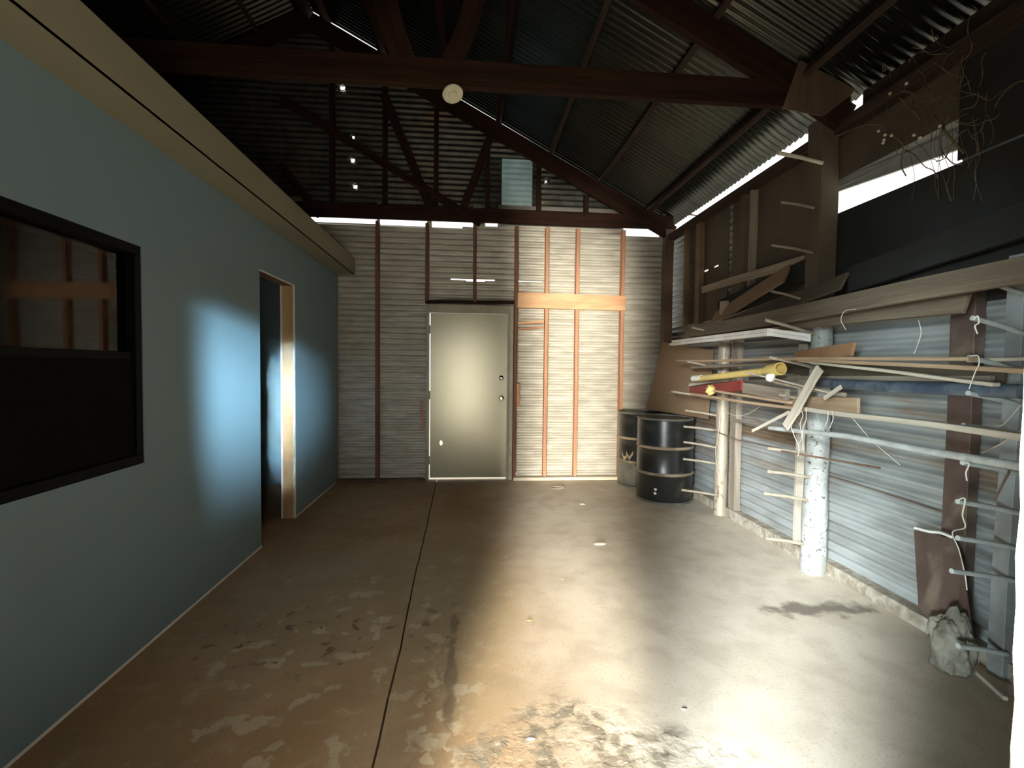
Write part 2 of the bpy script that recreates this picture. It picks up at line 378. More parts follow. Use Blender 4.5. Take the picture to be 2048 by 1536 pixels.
# gable above
gh = []
def gable_hole(px, py, r=.025):
    P = aY(px, py, D+.01); gh.append((P.x-r+6.3, P.x+r+6.3, P.z-r-3.25, P.z+r-3.25)); return P
HP = [gable_hole(686,177,.030), gable_hole(707,275,.014), gable_hole(706,322,.022), gable_hole(711,374,.022), gable_hole(1092,363,.012)]
P0, P1 = aY(1004, 340, D), aY(1064, 430, D)
gh.append((P0.x+6.3, P1.x+6.3, 0, .72))
gz = .095
cut = [((RIDGE_X, D, RIDGE_Z-gz), (SL, 0, 1)), ((RIDGE_X, D, RIDGE_Z-.005), (-SL, 0, 1))]
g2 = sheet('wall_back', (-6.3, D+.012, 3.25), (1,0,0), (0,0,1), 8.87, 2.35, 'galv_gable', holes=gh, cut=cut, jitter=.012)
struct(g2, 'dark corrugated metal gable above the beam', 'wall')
tag(sheet('translucent_sheet', (P0.x-.01, D+.035, 3.22), (1,0,0), (0,0,1), P1.x-P0.x+.03, .80, 'leak_sheet'), 'pale bluish translucent sheet added for a light leak in the gable above the beam', 'sheet')
for (P, r, lab) in zip(HP, (.06,.05,.055,.058,.045), (0,1,2,3,4)):
    bm = bmesh.new()
    for q in range(2):
        pts = []
        for k_ in range(15):
            a_ = 2*PI*k_/14; rr = r*(.62+.3*q)*(1+.18*noise.noise(Vector((math.cos(a_)*2, math.sin(a_)*2, lab*7+q))))
            pts.append(Vector((rr*math.cos(a_), -.02-.006*q, rr*math.sin(a_))))
        tube_bm(bm, pts, .006-.002*q, 6, cap=False)
    bmesh.ops.recalc_face_normals(bm, faces=bm.faces[:])
    o = link('hole_rim', mesh(bm, 'hole_rim'), 'chrome', g2, Matrix.Translation(P), smooth=True)
    part(o, 'curled bright rim of a hole in the sheet')

# studs of the back wall
YS = D-.012-.045
def stud(px, ztop, zbot, lab, w=.042, m='stud_wood'):
    return tag(beam('wall_stud', (px, YS, zbot), (px, YS, ztop), .085, w, m, up=(1,0,0), n=4, warp=.006), lab, 'stud', 'studs of the back wall')
stud(-1.107, 3.125, .02, 'full-height wooden stud between the painted wall and the door', m='stud_shaded')
stud(-.52, 3.12, 2.185, 'short wooden stud above the left corner of the door', m='stud_shaded')
stud(.054, 3.12, 2.185, 'short wooden stud above the middle of the door', m='stud_shaded')
stud(.562, 3.12, .02, 'wooden stud directly beside the right door jamb', m='stud_shaded')
stud(.942, 3.12, .045, 'first orange wooden stud right of the door, crossed by the header')
stud(1.325, 3.12, .045, 'middle orange wooden stud between two others right of the door')
stud(1.899, 3.12, .045, 'rightmost orange wooden stud on the back wall beside the drums')
gs = [(665,'dark stud high in the gable, leftmost in view'),(770,'dark stud in the gable left of the round fixture'),(872,'dark gable stud below the round fixture'),
      (975,'gable stud just left of the glowing pale sheet'),(1077,'gable stud just right of the glowing pale sheet'),(1172,'shortest gable stud near the low end of the roof')]
for px, lab in gs:
    x_ = aY(px, 400, YS).x; zt = roofz(x_)-.32
    tag(beam('gable_stud', (x_, YS, 3.29), (x_, YS, zt), .085, .05, 'truss_wood', up=(1,0,0), n=4), lab, 'stud', 'studs of the gable')
tag(beam('header_board', (.575, D-.12, 2.222), (1.925, D-.12, 2.209), .038, .185, 'header_wood', n=6, warp=.004), 'wide orange header board nailed across the studs right of the door', 'board')
tag(beam('lintel_board', (-.54, YS-.005, 2.185), (.545, YS-.005, 2.20), .07, .035, 'truss_wood', n=6, warp=.012), 'dark board lying on top of the door frame', 'board')
tag(beam('wood_block', aY(1030,647,YS), aY(1087,644,YS), .08, .03, 'header_wood', n=3), 'upper of two short wood blocks between the door jamb and the first orange stud', 'block', 'blocking')
tag(beam('wood_block', aY(1030,659,YS), aY(1087,655,YS), .08, .022, 'stud_wood', n=3), 'lower of two short wood blocks between the door jamb and the first orange stud', 'block', 'blocking')
tag(beam('sill_plate', (.55, YS-.01, .02), (2.45, YS-.01, .02), .10, .04, 'pale_board', n=8, warp=.006), 'pale dusty sill board on the floor along the right part of the back wall', 'board')
tag(beam('sill_plate', (-6.2, YS-.01, .014), (-.56, YS-.01, .014), .10, .028, 'old_post', n=8), 'dark sill board on the floor left of the back door', 'board')
tag(beam('wood_shim', (-.575, YS-.03, .62), (-.575, YS-.03, .98), .02, .03, 'stud_wood', up=(1,0,0), n=3, warp=.02), 'small reddish shim of wood at the left side of the door frame', 'shim')
tag(beam('wood_shim', (.60, YS-.03, .92), (.59, YS-.03, 1.2), .02, .04, 'stud_wood', up=(1,0,0), n=3, warp=.02), 'small reddish shim of wood at the right side of the door frame', 'shim')

# door
dr = thing('door_1', (0, D, 0), 'closed olive grey metal door with knob and deadbolt in the back wall', 'door'); dr['kind'] = 'structure'
yf = D-.075
box('door_frame', (-.525, yf, 0), (-.492, yf+.11, 2.155), 'frame_paint', dr)
box('door_frame', (.487, yf, 0), (.535, yf+.11, 2.155), 'frame_paint', dr)
box('door_frame', (-.492, yf, 2.058), (.487, yf+.11, 2.155), 'frame_paint', dr)
box('door_stop', (.462, yf+.045, 0.0), (.490, yf+.075, 2.06), 'frame_paint', dr)
# door leaf with an oval hole
oc = aY(882, 886, yf+.03)
bm = bmesh.new()
lx0, lx1, lz0, lz1 = -.477, .462, .032, 2.05
def ring(y, zz=None):
    return [bm.verts.new((oc.x+.021*math.cos(2*PI*k_/24), y, oc.z+.033*math.sin(2*PI*k_/24))) for k_ in range(24)]
def outer(y):
    out = []
    for k_ in range(24):
        a_ = 2*PI*k_/24; dx, dz = math.cos(a_), math.sin(a_); ts = []
        if dx > 1e-6: ts.append((lx1-oc.x)/dx)
        if dx < -1e-6: ts.append((lx0-oc.x)/dx)
        if dz > 1e-6: ts.append((lz1-oc.z)/dz)
        if dz < -1e-6: ts.append((lz0-oc.z)/dz)
        t_ = min(ts); out.append([oc.x+dx*t_, y, oc.z+dz*t_])
    for cx_, cz_ in ((lx0,lz0),(lx0,lz1),(lx1,lz0),(lx1,lz1)):
        b_ = min(out, key=lambda q: (q[0]-cx_)**2+(q[2]-cz_)**2); b_[0] = cx_; b_[2] = cz_
    return [bm.verts.new(q) for q in out]
yA, yB = yf+.028, yf+.068
ri, ro, rib, rob = ring(yA), outer(yA), ring(yB), outer(yB)
for k_ in range(24):
    j = (k_+1) % 24
    bm.faces.new((ri[k_], ri[j], ro[j], ro[k_])); bm.faces.new((rib[j], rib[k_], rob[k_], rob[j]))
    bm.faces.new((ri[j], ri[k_], rib[k_], rib[j])); bm.faces.new((ro[k_], ro[j], rob[j], rob[k_]))
bmesh.ops.recalc_face_normals(bm, faces=bm.faces[:])
leaf = link('door_leaf', mesh(bm, 'leaf'), 'door_paint', dr, Matrix.Identity(4))
RX = Matrix.Rotation(PI/2, 4, 'X')
kp = aY(1003, 796, yA); dp = aY(1003, 756, yA)
lathe('door_knob', [(0,.062),(.018,.060),(.027,.048),(.025,.036),(.012,.028),(.010,.012),(.032,.008),(.034,0),(0,0)], 'chrome', dr, kp, 24, RX)
lathe('deadbolt', [(0,.016),(.012,.016),(.024,.012),(.030,.006),(.031,0),(0,0)], 'chrome', dr, dp, 24, RX)
for z_ in (.25, 1.05, 1.85):
    tube('hinge', [(-.486, yf+.02, z_-.05), (-.486, yf+.02, z_+.05)], .009, 'frame_paint', dr, 8)

# ------------------------------------------------------------------ trusses
def truss(Y, label, webs, th=.045, notes=None):
    t = thing('roof_truss', (0, Y, 3.13), label, 'truss')
    beam('bottom_chord', (-6.2, Y, 3.21), (2.50, Y, 3.21), th, .165, 'truss_wood', t, n=12, warp=.015)
    off = .12+.10/cs
    for sg, xe in ((1, 2.5), (-1, -6.3)):
        a_ = Vector((RIDGE_X+sg*.02, Y, roofz(RIDGE_X)-off)); b_ = Vector((xe, Y, roofz(xe)-off+.0))
        if sg == 1: b_ = Vector((2.5, Y, roofz(2.5)-off+.03))
        beam('top_chord', a_, b_, th, .19, 'truss_wood', t, n=10, warp=.01)
    for a_, b_, w_ in webs:
        beam('web', a_, b_, .04, w_, 'truss_wood', t, n=6, warp=.02)
    return t
YB = 5.90
truss(YB, 'dark red-brown wooden roof truss against the back wall', [
    (aY(560,200,YB-.045), aY(962,446,YB-.045), .085), (aY(768,190,YB+.0), aY(868,432,YB+.0), .10), (aY(985,268,YB-.0), aY(925,420,YB-.0), .09),
    (aY(560,330,YB), aY(640,432,YB), .09), ((RIDGE_X, YB, 5.2), (RIDGE_X, YB, 3.28), .09)])
YN = 3.10
tn = truss(YN, 'dark red-brown wooden roof truss crossing overhead in the foreground', [
    (aY(752,-60,YN), aY(805,122,YN), .15), (aY(975,-60,YN), aY(905,122,YN), .12)], th=.05)
bm = bmesh.new()
q = [aY(1565,215,YN-.03), aY(1600,120,YN-.03), aY(1712,178,YN-.03), aY(1700,192,YN-.03), aY(1648,232,YN-.03)]
vs_ = [bm.verts.new(v_) for v_ in q]; f_ = bm.faces.new(vs_)
ex = bmesh.ops.extrude_face_region(bm, geom=[f_]); bmesh.ops.translate(bm, verts=[e for e in ex['geom'] if isinstance(e, bmesh.types.BMVert)], vec=(0,.012,0))
bmesh.ops.recalc_face_normals(bm, faces=bm.faces[:])
part(link('gusset_plate', mesh(bm, 'gusset'), 'old_post', tn, Matrix.Identity(4)), 'brown plywood gusset at the low end')
# purlins
pl = [(2.20,'lowest'),(1.58,'second'),(.97,'third'),(.33,'fourth'),(-.30,'fifth'),(-1.05,'sixth'),(-1.70,'seventh')]
nm = {'lowest':'roof purlin nearest the right eave','second':'second roof purlin up from the right eave','third':'third roof purlin up from the right eave','fourth':'fourth roof purlin up from the right eave','fifth':'fifth roof purlin up from the right eave','sixth':'roof purlin second nearest the ridge on the right slope','seventh':'roof purlin just right of the ridge'}
for x_, k_ in pl:
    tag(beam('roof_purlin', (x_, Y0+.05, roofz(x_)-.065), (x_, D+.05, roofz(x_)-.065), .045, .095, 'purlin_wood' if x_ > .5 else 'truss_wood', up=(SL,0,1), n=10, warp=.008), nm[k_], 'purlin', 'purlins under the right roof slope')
for i_, x_ in enumerate((-2.45,-3.1,-3.75,-4.4,-5.05,-5.7)):
    tag(beam('roof_purlin', (x_, Y0+.05, roofz(x_)-.065), (x_, D+.05, roofz(x_)-.065), .045, .095, 'purlin_wood', up=(-SL,0,1), n=10), 'dark roof purlin above the painted room, on the left slope', 'purlin', 'purlins under the left roof slope')
# fixture on the near truss
fx = thing('round_fixture', aY(905, 186, YN-.06), 'round cream fixture with raised centre under the near truss beam', 'fixture')
rot = Matrix.Rotation(math.radians(158), 4, 'X') @ Matrix.Rotation(.2, 4, 'Y')
lathe('fixture_base', [(0,0),(.060,0),(.064,.006),(.062,.014),(.050,.018),(.046,.014),(.0,.014)], 'fixture_plastic', fx, fx.location, 40, rot)
lathe('fixture_centre', [(0,.034),(.016,.034),(.026,.028),(.030,.012)], 'fixture_plastic', fx, fx.location, 32, rot)
tube('fixture_stem', [fx.location+Vector((0,.0,.0)), fx.location+Vector((0,.05,.05))], .012, 'steel_rod', fx, 8)

# ------------------------------------------------------------------ right wall
rh = []
def rhole(y0, y1, z0, z1): rh.append((6.2-y1, 6.2-y0, z0, z1))
rhole(2.37, 3.27, 2.50, 2.655)
SLOT = [aX(1411,541,XR-.03), aX(1431,532,XR-.03), aX(1468,516,XR-.03)]
for P in SLOT: rhole(P.y-.055, P.y+.055, P.z-.012, P.z+.012)
wr = sheet('wall_right', (XR, 6.2, 0), (0,-1,0), (0,0,1), 6.6, 3.09, 'galv_right', holes=rh, jitter=.008, amp=.014)
struct(wr, 'corrugated metal right wall, pale below and dark above', 'wall')
# flat dusty panels over the upper part
def panel_h(name, y0, y1, z0, z1, x, m, lab, holes_=()):
    ys = sorted({y0, y1} | {c for h_ in holes_ for c in h_[:2]}); zs = sorted({z0, z1} | {c for h_ in holes_ for c in h_[2:]})
    bm = bmesh.new()
    cx_, cyy, czz = x, (y0+y1)/2, (z0+z1)/2
    for a_, b_ in zip(ys, ys[1:]):
        for c_, d_ in zip(zs, zs[1:]):
            mY, mZ = (a_+b_)/2, (c_+d_)/2
            if any(h_[0] < mY < h_[1] and h_[2] < mZ < h_[3] for h_ in holes_): continue
            v_ = [bm.verts.new((0, yy-cyy, zz-czz)) for yy, zz in ((a_,c_),(b_,c_),(b_,d_),(a_,d_))]; bm.faces.new(v_)
    bmesh.ops.remove_doubles(bm, verts=bm.verts[:], dist=1e-5)
    o = link(name, mesh(bm, name), m, None, Matrix.Translation((cx_, cyy, czz)))
    s = o.modifiers.new('t', 'SOLIDIFY'); s.thickness = .006; s.offset = 0
    return tag(o, lab, 'panel')
sh = [(P.y-.05, P.y+.05, P.z-.011, P.z+.011) for P in SLOT]
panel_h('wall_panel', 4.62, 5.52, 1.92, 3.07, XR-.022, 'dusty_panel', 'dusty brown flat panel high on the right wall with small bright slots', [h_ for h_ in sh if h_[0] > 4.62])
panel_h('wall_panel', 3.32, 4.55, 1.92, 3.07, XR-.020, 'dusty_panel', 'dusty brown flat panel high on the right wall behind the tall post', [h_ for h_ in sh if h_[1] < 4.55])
panel_h('wall_panel', .4, 3.30, 1.75, 2.485, XR-.024, 'black_sheet', 'black flat panel below the bright slot on the right wall')
panel_h('wall_panel', .4, 2.36, 2.50, 3.08, XR-.024, 'black_sheet', 'black flat panel near the eave, right of the bright slot')
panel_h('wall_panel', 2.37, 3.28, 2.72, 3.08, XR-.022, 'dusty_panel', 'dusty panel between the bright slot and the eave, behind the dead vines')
tag(beam('eave_board', (XR+.015, -.5, 3.15), (XR+.015, 3.04, 3.15), .02, .17, 'purlin_wood', n=4), 'dark board closing the eave gap above the bright slot', 'board')
tag(beam('slot_lip', (XR, 2.32, 2.605), (XR, 3.3, 2.70), .02, .09, 'galv_right', n=4), 'bent metal lip along the top of the bright slot', 'trim')
# wall plate and studs
tag(beam('wall_plate', (XR-.08, -.3, 3.025), (XR-.08, 6.0, 3.025), .09, .07, 'purlin_wood', n=10, warp=.01), 'long dark wooden plate along the top of the right wall', 'beam')
def rstud(px, py, z0, z1, lab, w=.09, m='old_post', x=XR-.055, t_=.06):
    y_ = aX(px, py, x).y
    return tag(beam('wall_stud', (x, y_, z0), (x, y_, z1), w, t_, m, up=(1,0,0), n=5, warp=.01), lab, 'stud', 'studs of the right wall')
rstud(1399, 560, 1.9, 3.05, 'dark stud high in the far right corner beside the lit corrugations', .09)
rstud(1491, 430, 1.9, 3.05, 'rough wooden stud high on the right wall above the first pipe post', .07, 'dusty_panel')
rstud(1505, 480, 2.0, 3.05, 'thin pale batten high on the right wall beside a rough stud', .035, 'grey_board')
rstud(1470, 950, .02, 1.85, 'worn brown stud on the right wall behind the first pipe post', .10, 'grey_board')
rstud(1599, 950, .02, 1.6, 'narrow pale vertical strip on the wall just left of the second pipe post', .03, 'pale_board')
rstud(1924, 900, .02, 1.9, 'wide brown stud on the right wall near the photographer', .125, 'brown_metal')
cp_ = tag(beam('corner_post', (2.435, 5.90, 0), (2.45, 5.90, 3.12), .10, .11, 'old_post', up=(1,0,0), n=10, warp=.03), 'rough dark wooden post standing in the far right corner', 'post')
cb = struct(beam('trim_2', (XR-.05, .4, .04), (XR-.05, 6.0, .04), .10, .09, 'dirt_curb', n=40, warp=.03), 'low crumbling concrete curb along the right wall', 'curb')

# ------------------------------------------------------------------ posts with pegs
def peg(parent, a_, b_, r, m):
    o = tube('peg', [a_, Vector(a_).lerp(Vector(b_), .5)+Vector((0,0,.004)), b_], r, m, parent, 8)
    return o
p1 = Vector((2.425, 4.47, 0))
rp1 = thing('pipe_post', p1, 'first round metal post beyond the drums, dusty tan, with short pegs', 'post')
def rough_tube(name, a_, b_, r0, r1, m, parent, n=26, seg=28, amp_=.004):
    a_, b_ = Vector(a_), Vector(b_); c = (a_+b_)/2; bm = bmesh.new(); rings = []
    for i in range(n+1):
        t_ = i/n; P = a_.lerp(b_, t_)-c; r = r0+(r1-r0)*t_
        rings.append([bm.verts.new(P+Vector((math.cos(2*PI*k_/seg), math.sin(2*PI*k_/seg), 0))*(r+amp_*noise.noise(Vector((math.cos(2*PI*k_/seg)*2, math.sin(2*PI*k_/seg)*2, P.z*6))))) for k_ in range(seg)])
    for q_, w_ in zip(rings, rings[1:]):
        for j in range(seg): bm.faces.new((q_[j], q_[(j+1) % seg], w_[(j+1) % seg], w_[j]))
    bm.faces.new(rings[0][::-1]); bm.faces.new(rings[-1])
    bmesh.ops.recalc_face_normals(bm, faces=bm.faces[:])
    o = link(name, mesh(bm, name), m, parent, Matrix.Translation(c), smooth=True)
    es = o.modifiers.new('split', 'EDGE_SPLIT'); es.split_angle = .9
    return o
rough_tube('post_body', p1, p1+Vector((.01,0,2.05)), .062, .055, 'dusty_post', rp1)
for (x0, y0, x1, y1) in ((1371,821,1432,831),(1368,853,1432,861),(1368,884,1432,895),(1367,918,1430,927),(1364,980,1430,990),
                         (1345,783,1440,800),(1375,723,1440,738),(1385,655,1445,672)):
    peg(rp1, aY(x0, y0, 4.40), aY(x1, y1, 4.45), .011, 'steel_rod')
p2 = aZ(1625, 1143); p2 = Vector((p2.x, p2.y, 0))
rp2 = thing('pipe_post', p2, 'second round post, splotchy silver, standing nearer in front of the right wall', 'post')
pt = aY(1641, 640, p2.y)
rough_tube('post_body', p2, Vector((p2.x+.015, p2.y, pt.z)), .080, .062, 'silver_post', rp2, amp_=.007)
for (x0, y0, x1, y1) in ((1537,897,1612,909),(1537,943,1618,955),(1530,987,1615,1001),(1534,1077,1606,1088),(1540,715,1640,738),(1532,640,1628,668),(1560,790,1630,806)):
    peg(rp2, aY(x0, y0, p2.y-.05), aY(x1, y1, p2.y-.02), .0115, 'steel_rod')
# tall wooden part above, carrying the truss
up_ = thing('tall_post', Vector((2.43, YN+.06, 1.95)), 'dark square wooden post above the silver post, carrying the truss end', 'post')
beam('post_body', (2.43, YN+.10, 1.78), (2.40, YN+.08, 3.10), .13, .13, 'dusty_panel', up_, up=(1,0,0), n=8, warp=.01)
peg(up_, aY(1556,306,YN), aY(1645,326,YN), .013, 'pale_board')
for (x0, y0, x1, y1) in ((1562,404,1628,416),(1543,490,1625,505),(1542,582,1600,597)): peg(up_, aY(x0, y0, YN), aY(x1, y1, YN), .009, 'grey_board')
# third post, near
Y3 = 1.96
q0, q1 = aY(2014,1300,Y3), aY(2044,700,Y3)
rp3 = thing('rack_post', Vector((q0.x+.03, Y3, 0)), 'grey square post nearest the photographer at the right edge, with many pegs', 'post')
beam('post_body', (q0.x+.035, Y3+.03, 0), (q0.x+.05, Y3+.03, 1.93), .07, .11, 'grey_post', rp3, up=(1,0,0), n=8, warp=.01)
pegs3 = ((1945,556,2048,588),(1945,636,2048,668),(1938,715,2048,745),(1936,786,2046,812),(1926,851,2040,870),(1925,925,2040,948),(1915,1003,2036,1026),(1915,1076,2030,1096),(1903,1142,2026,1161),(1916,1292,2012,1308))
for (x0, y0, x1, y1) in pegs3:
    peg(rp3, aY(x0, y0, Y3-.04), aY(x1, y1, Y3-.01), .0115, 'cool_rod')
# pegs on the corner stud
cpg = thing('peg_rail', Vector((2.45, 5.45, 1.95)), 'dark vertical rail of short pegs high in the far right corner', 'rack')
beam('rail_body', (2.47, 5.42, 1.9), (2.47, 5.42, 3.0), .05, .05, 'old_post', cpg, up=(1,0,0), n=4)
for y_ in (428, 493, 528, 560, 593, 628):
    peg(cpg, aY(1374, y_, 5.38), aY(1425, y_+10, 5.40), .008, 'old_post')

# ------------------------------------------------------------------ drums
def drum(loc, label, rot_=0, patch=False):
    t_ = thing('steel_drum', loc, label, 'drum', 'steel drums in the corner')
    R_, H = .292, .885
    def seg_(z0, z1, name, m):
        lathe(name, [(R_-.006, z0), (R_, z0+.01), (R_, z1-.01), (R_-.006, z1)], m, t_, loc, 56)
    lathe('drum_body', [(0,.012),(R_-.012,.012),(R_-.004,.02),(R_,.03),(R_,H*.33),(R_+.006,H*.345),(R_,H*.36),(R_,H*.64),(R_+.006,H*.655),(R_,H*.67),(R_,H-.03),(R_-.004,H-.015),(R_-.010,H-.012),(0,H-.02)], 'drum_black', t_, loc, 56)
    for z_, m in ((H*.345,'drum_dust'),(H*.655,'drum_dust')):
        part(lathe('hoop', [(R_-.002,z_-.016),(R_+.010,z_-.008),(R_+.013,z_),(R_+.010,z_+.008),(R_-.002,z_+.016)], m, t_, loc, 56), 'raised tan hoop rubbed bare of paint')
    lathe('bottom_rim', [(R_-.012,0),(R_+.006,0),(R_+.006,.016),(R_-.002,.022)], 'drum_grey', t_, loc, 56)
    lathe('top_rim', [(R_-.012,H-.02),(R_-.012,H),(R_+.005,H),(R_+.005,H-.014),(R_-.002,H-.022)], 'drum_grey', t_, loc, 56)
    return t_
L1 = Vector((2.115, 5.08, 0)); L2 = Vector((2.105, 5.715, 0))
d1 = drum(L1, 'black steel drum with two tan hoops standing nearest the first pipe post')
d2 = drum(L2, 'black steel drum with a grey lower band, behind the other drum by the back wall')
R_ = .292
part(lathe('grey_band', [(R_+.0015,.03),(R_+.003,.035),(R_+.003,.285),(R_+.0015,.29)], 'drum_grey', d2, L2, 56), 'grey painted lower band')
# scraped pale chevrons on the far drum
bm = bmesh.new()
for k_, (a0, a1, z0, z1) in enumerate(((-2.86,-2.74,.40,.33),(-2.74,-2.58,.33,.36),(-2.62,-2.44,.40,.34),(-2.46,-2.3,.34,.42))):
    pts = [(a0, z0+.03), (a0, z0-.02), (a1, z1-.02), (a1, z1+.02)]
    n_ = 5
    for i in range(n_):
        t0_, t1_ = i/n_, (i+1)/n_
        def P_(t_, top_):
            a_ = a0+(a1-a0)*t_; z_ = (pts[0][1]*(1-t_)+pts[3][1]*t_) if top_ else (pts[1][1]*(1-t_)+pts[2][1]*t_)
            return bm.verts.new((L2.x+(R_+.003)*math.cos(a_), L2.y+(R_+.003)*math.sin(a_), z_))
        bm.faces.new((P_(t0_,0), P_(t1_,0), P_(t1_,1), P_(t0_,1)))
part(link('scrape', mesh(bm, 'scrape'), 'drum_dust', d2, Matrix.Identity(4)), 'pale zigzag scrape in the black paint')
for (px, py) in ((1309,980),(1308,988)):
    P = aY(px, py, 4.83); v_ = (P-L1); v_.z = 0; v_ = v_.normalized()*(R_+.001); c_ = Vector((L1.x+v_.x, L1.y+v_.y, max(P.z, .06)))
    rt = v_.to_track_quat('Z', 'Y').to_matrix().to_4x4()
    part(lathe('paint_dot', [(0,.003),(.013,.002),(.015,0)], 'white_paint', d1, c_, 16, rt), 'white dab of paint')
# leaning brown sheet
bm = bmesh.new()
A_, B_, C_, D_ = aX(1326, 684, 2.42), aX(1428, 726, 2.47), Vector((2.43, 4.80, .02)), Vector((2.30, 5.98, .02))
vA = [Vector((2.46, 5.80, A_.z)), Vector((2.49, 4.72, 1.38)), Vector((2.44, 4.74, .03)), Vector((2.12, 6.0, .03))]
vA = [aY(1326,684,5.80), aX(1427,700,2.47), aX(1416,842,2.43), aX(1293,818,2.22)]; vA[3].z = max(vA[3].z, .895); vA[2].z = max(vA[2].z, .895)
vs_ = [bm.verts.new(v_) for v_ in vA]; f_ = bm.faces.new(vs_)
bmesh.ops.triangulate(bm, faces=[f_])
o = link('plywood_sheet', mesh(bm, 'ply'), 'brown_sheet', None, Matrix.Identity(4)); s_ = o.modifiers.new('t', 'SOLIDIFY'); s_.thickness = .009; s_.offset = 0
tag(o, 'plain brown sheet leaning in the corner, standing on the tops of the drums', 'sheet')

# ------------------------------------------------------------------ boards and pipes on the pegs
def bd(name, a_, b_, w, h, m, lab, cat='board', up=(0,0,1), warp=.01, taper=1, n=12, group='lumber on the wall rack'):
    return tag(beam(name, a_, b_, w, h, m, up=up, warp=warp, taper=taper, n=n), lab, cat, group)
bd('long_plank', aX(1385,664,2.22), aX(2075,534,2.12), .022, .115, 'plank_brown', 'longest and widest grey-brown plank lying highest across the rack', warp=.012, up=(.35,0,1))
bd('long_plank', aX(1372,668,2.30), aX(1935,603,2.24), .024, .115, 'plank_brown', 'dark grey plank just under the widest top plank', warp=.008, up=(.3,0,1))
bd('long_plank', aX(1424,650,2.34), aX(1600,588,2.36), .02, .045, 'tan_board', 'thin tan board rising behind the top plank', warp=.01)
bd('wide_board', aX(1425,640,2.40), aX(1575,545,2.40), .02, .17, 'brown_sheet', 'wide brown board tilted up above the top plank', up=(.5,0,1), warp=.004)
bd('wide_board', aX(1440,652,2.30), aX(1690,562,2.33), .018, .13, 'dusty_panel', 'dusty board with a pointed raised end above the top plank', up=(.6,0,1), warp=.006)
bd('dark_beam', aX(1405,580,2.44), aX(1610,520,2.44), .02, .07, 'grey_board', 'short grey rail above the tilted boards', warp=.006)
bd('dark_beam', aX(1440,618,2.46), aX(1660,520,2.45), .05, .16, 'black_sheet', 'black dusty beam behind the tilted boards high on the wall', warp=.006)
bd('dark_beam', aX(1700,560,2.42), aX(2100,420,2.40), .04, .16, 'black_sheet', 'black board high on the right wall above the widest plank', warp=.006)
bd('thin_board', aX(1545,658,2.22), aX(1625,652,2.38), .02, .022, 'rusty_board', 'short orange slat between the white trim and the top plank', warp=.004)
# bent white trim
wt = thing('white_trim', aX(1540,666,2.14), 'pair of white plastic trim strips bent at the middle', 'trim')
for dz, e0 in ((0, 0), (.027, 4)):
    bm = bmesh.new(); P = [aX(1343+e0, 689-dz*20, 2.16), aX(1540, 668, 2.12), aX(1622, 680, 2.30)]
    P = [p_+Vector((0,0,dz)) for p_ in P]
    for a_, b_ in zip(P, P[1:]):
        d_ = (b_-a_).normalized(); s_ = Vector((0,0,1)).cross(d_).normalized()
        vs_ = [bm.verts.new(p_+s_*sx*.022+Vector((0,0,1))*sz*.0125) for p_ in (a_, b_) for sx, sz in ((-1,-1),(1,-1),(1,1),(-1,1))]
        for j in range(4): bm.faces.new((vs_[j], vs_[(j+1) % 4], vs_[4+(j+1) % 4], vs_[4+j]))
        bm.faces.new(vs_[:4][::-1]); bm.faces.new(vs_[4:])
    bmesh.ops.recalc_face_normals(bm, faces=bm.faces[:])
    link('trim_strip', mesh(bm, 'trim_strip'), 'white_paint', wt, Matrix.Identity(4))
bd('long_board', aX(1356,721,2.12), aX(1945,717,2.12), .05, .018, 'tan_board', 'long tan slat lying on the middle pegs, uppermost of that layer', warp=.012)
bd('long_board', aX(1535,716,2.14), aX(2080,742,2.10), .05, .020, 'tan_board', 'long slat running off the right edge under the uppermost slat', warp=.008)
bd('long_board', aX(1600,722,2.17), aX(1992,768,2.14), .04, .016, 'pale_board', 'thin pale slat drooping to the right on the middle pegs', warp=.006)
bd('long_board', aX(1940,722,2.30), aX(2090,716,2.30), .04, .016, 'pale_board', 'pale slat end at the right edge behind the near post', warp=.004)
bd('dark_board', aX(1385,735,2.25), aX(1560,724,2.22), .04, .03, 'grey_board', 'grey slat directly behind the yellow pipe', warp=.006)
bd('rusty_offcut', aX(1590,714,2.30), aX(1708,698,2.26), .02, .085, 'rusty_board', 'rusty orange offcut with an angled end behind the second post', up=(.3,0,1), warp=.003)
bd('wide_board', aX(1560,733,2.38), aX(2010,762,2.33), .02, .10, 'dusty_panel', 'dusty dark board standing behind the slats, above the blue pipe', warp=.006)
bd('long_board', aX(1500,757,2.32), aX(1985,757,2.28), .03, .028, 'grey_board', 'grey batten lying just above the blue pipe', warp=.006)
# yellow pipe
yp = thing('yellow_pipe', aX(1540,740,2.10), 'yellow plastic pipe with a flared socket end', 'pipe')
a_, b_ = aX(1400,757,2.10), aX(1532,742,2.08); e_ = aX(1556,738,2.075); d_ = (b_-a_).normalized()
tube('pipe_body', [a_, b_], .026, 'yellow_plastic', yp, 20, cap=False)
bm = bmesh.new()
ax = (e_-b_).normalized(); Rm = ax.to_track_quat('Z', 'Y').to_matrix().to_4x4(); lb = (e_-b_).length
lathe('socket', [(.026,-.02),(.030,.01),(.041,.05),(.043,lb-.01),(.043,lb+.03),(.036,lb+.03),(.034,.06),(.022,.02),(.0,.015)], 'yellow_plastic', yp, b_, 32, Rm)
part(tube('white_tip', [aX(1387,757,2.10), aX(1404,756,2.10)], .028, 'white_paint', yp, 16), 'white sleeve on the far end')
bd('red_board', aX(1382,783,2.18), aX(1486,771,2.16), .03, .085, 'red_paint', 'short dark red painted board under the yellow pipe', warp=.002)
bd('pale_board', aX(1380,770,2.22), aX(1500,748,2.24), .03, .03, 'pale_board', 'pale dusty slat between the yellow pipe and the red board', warp=.003)
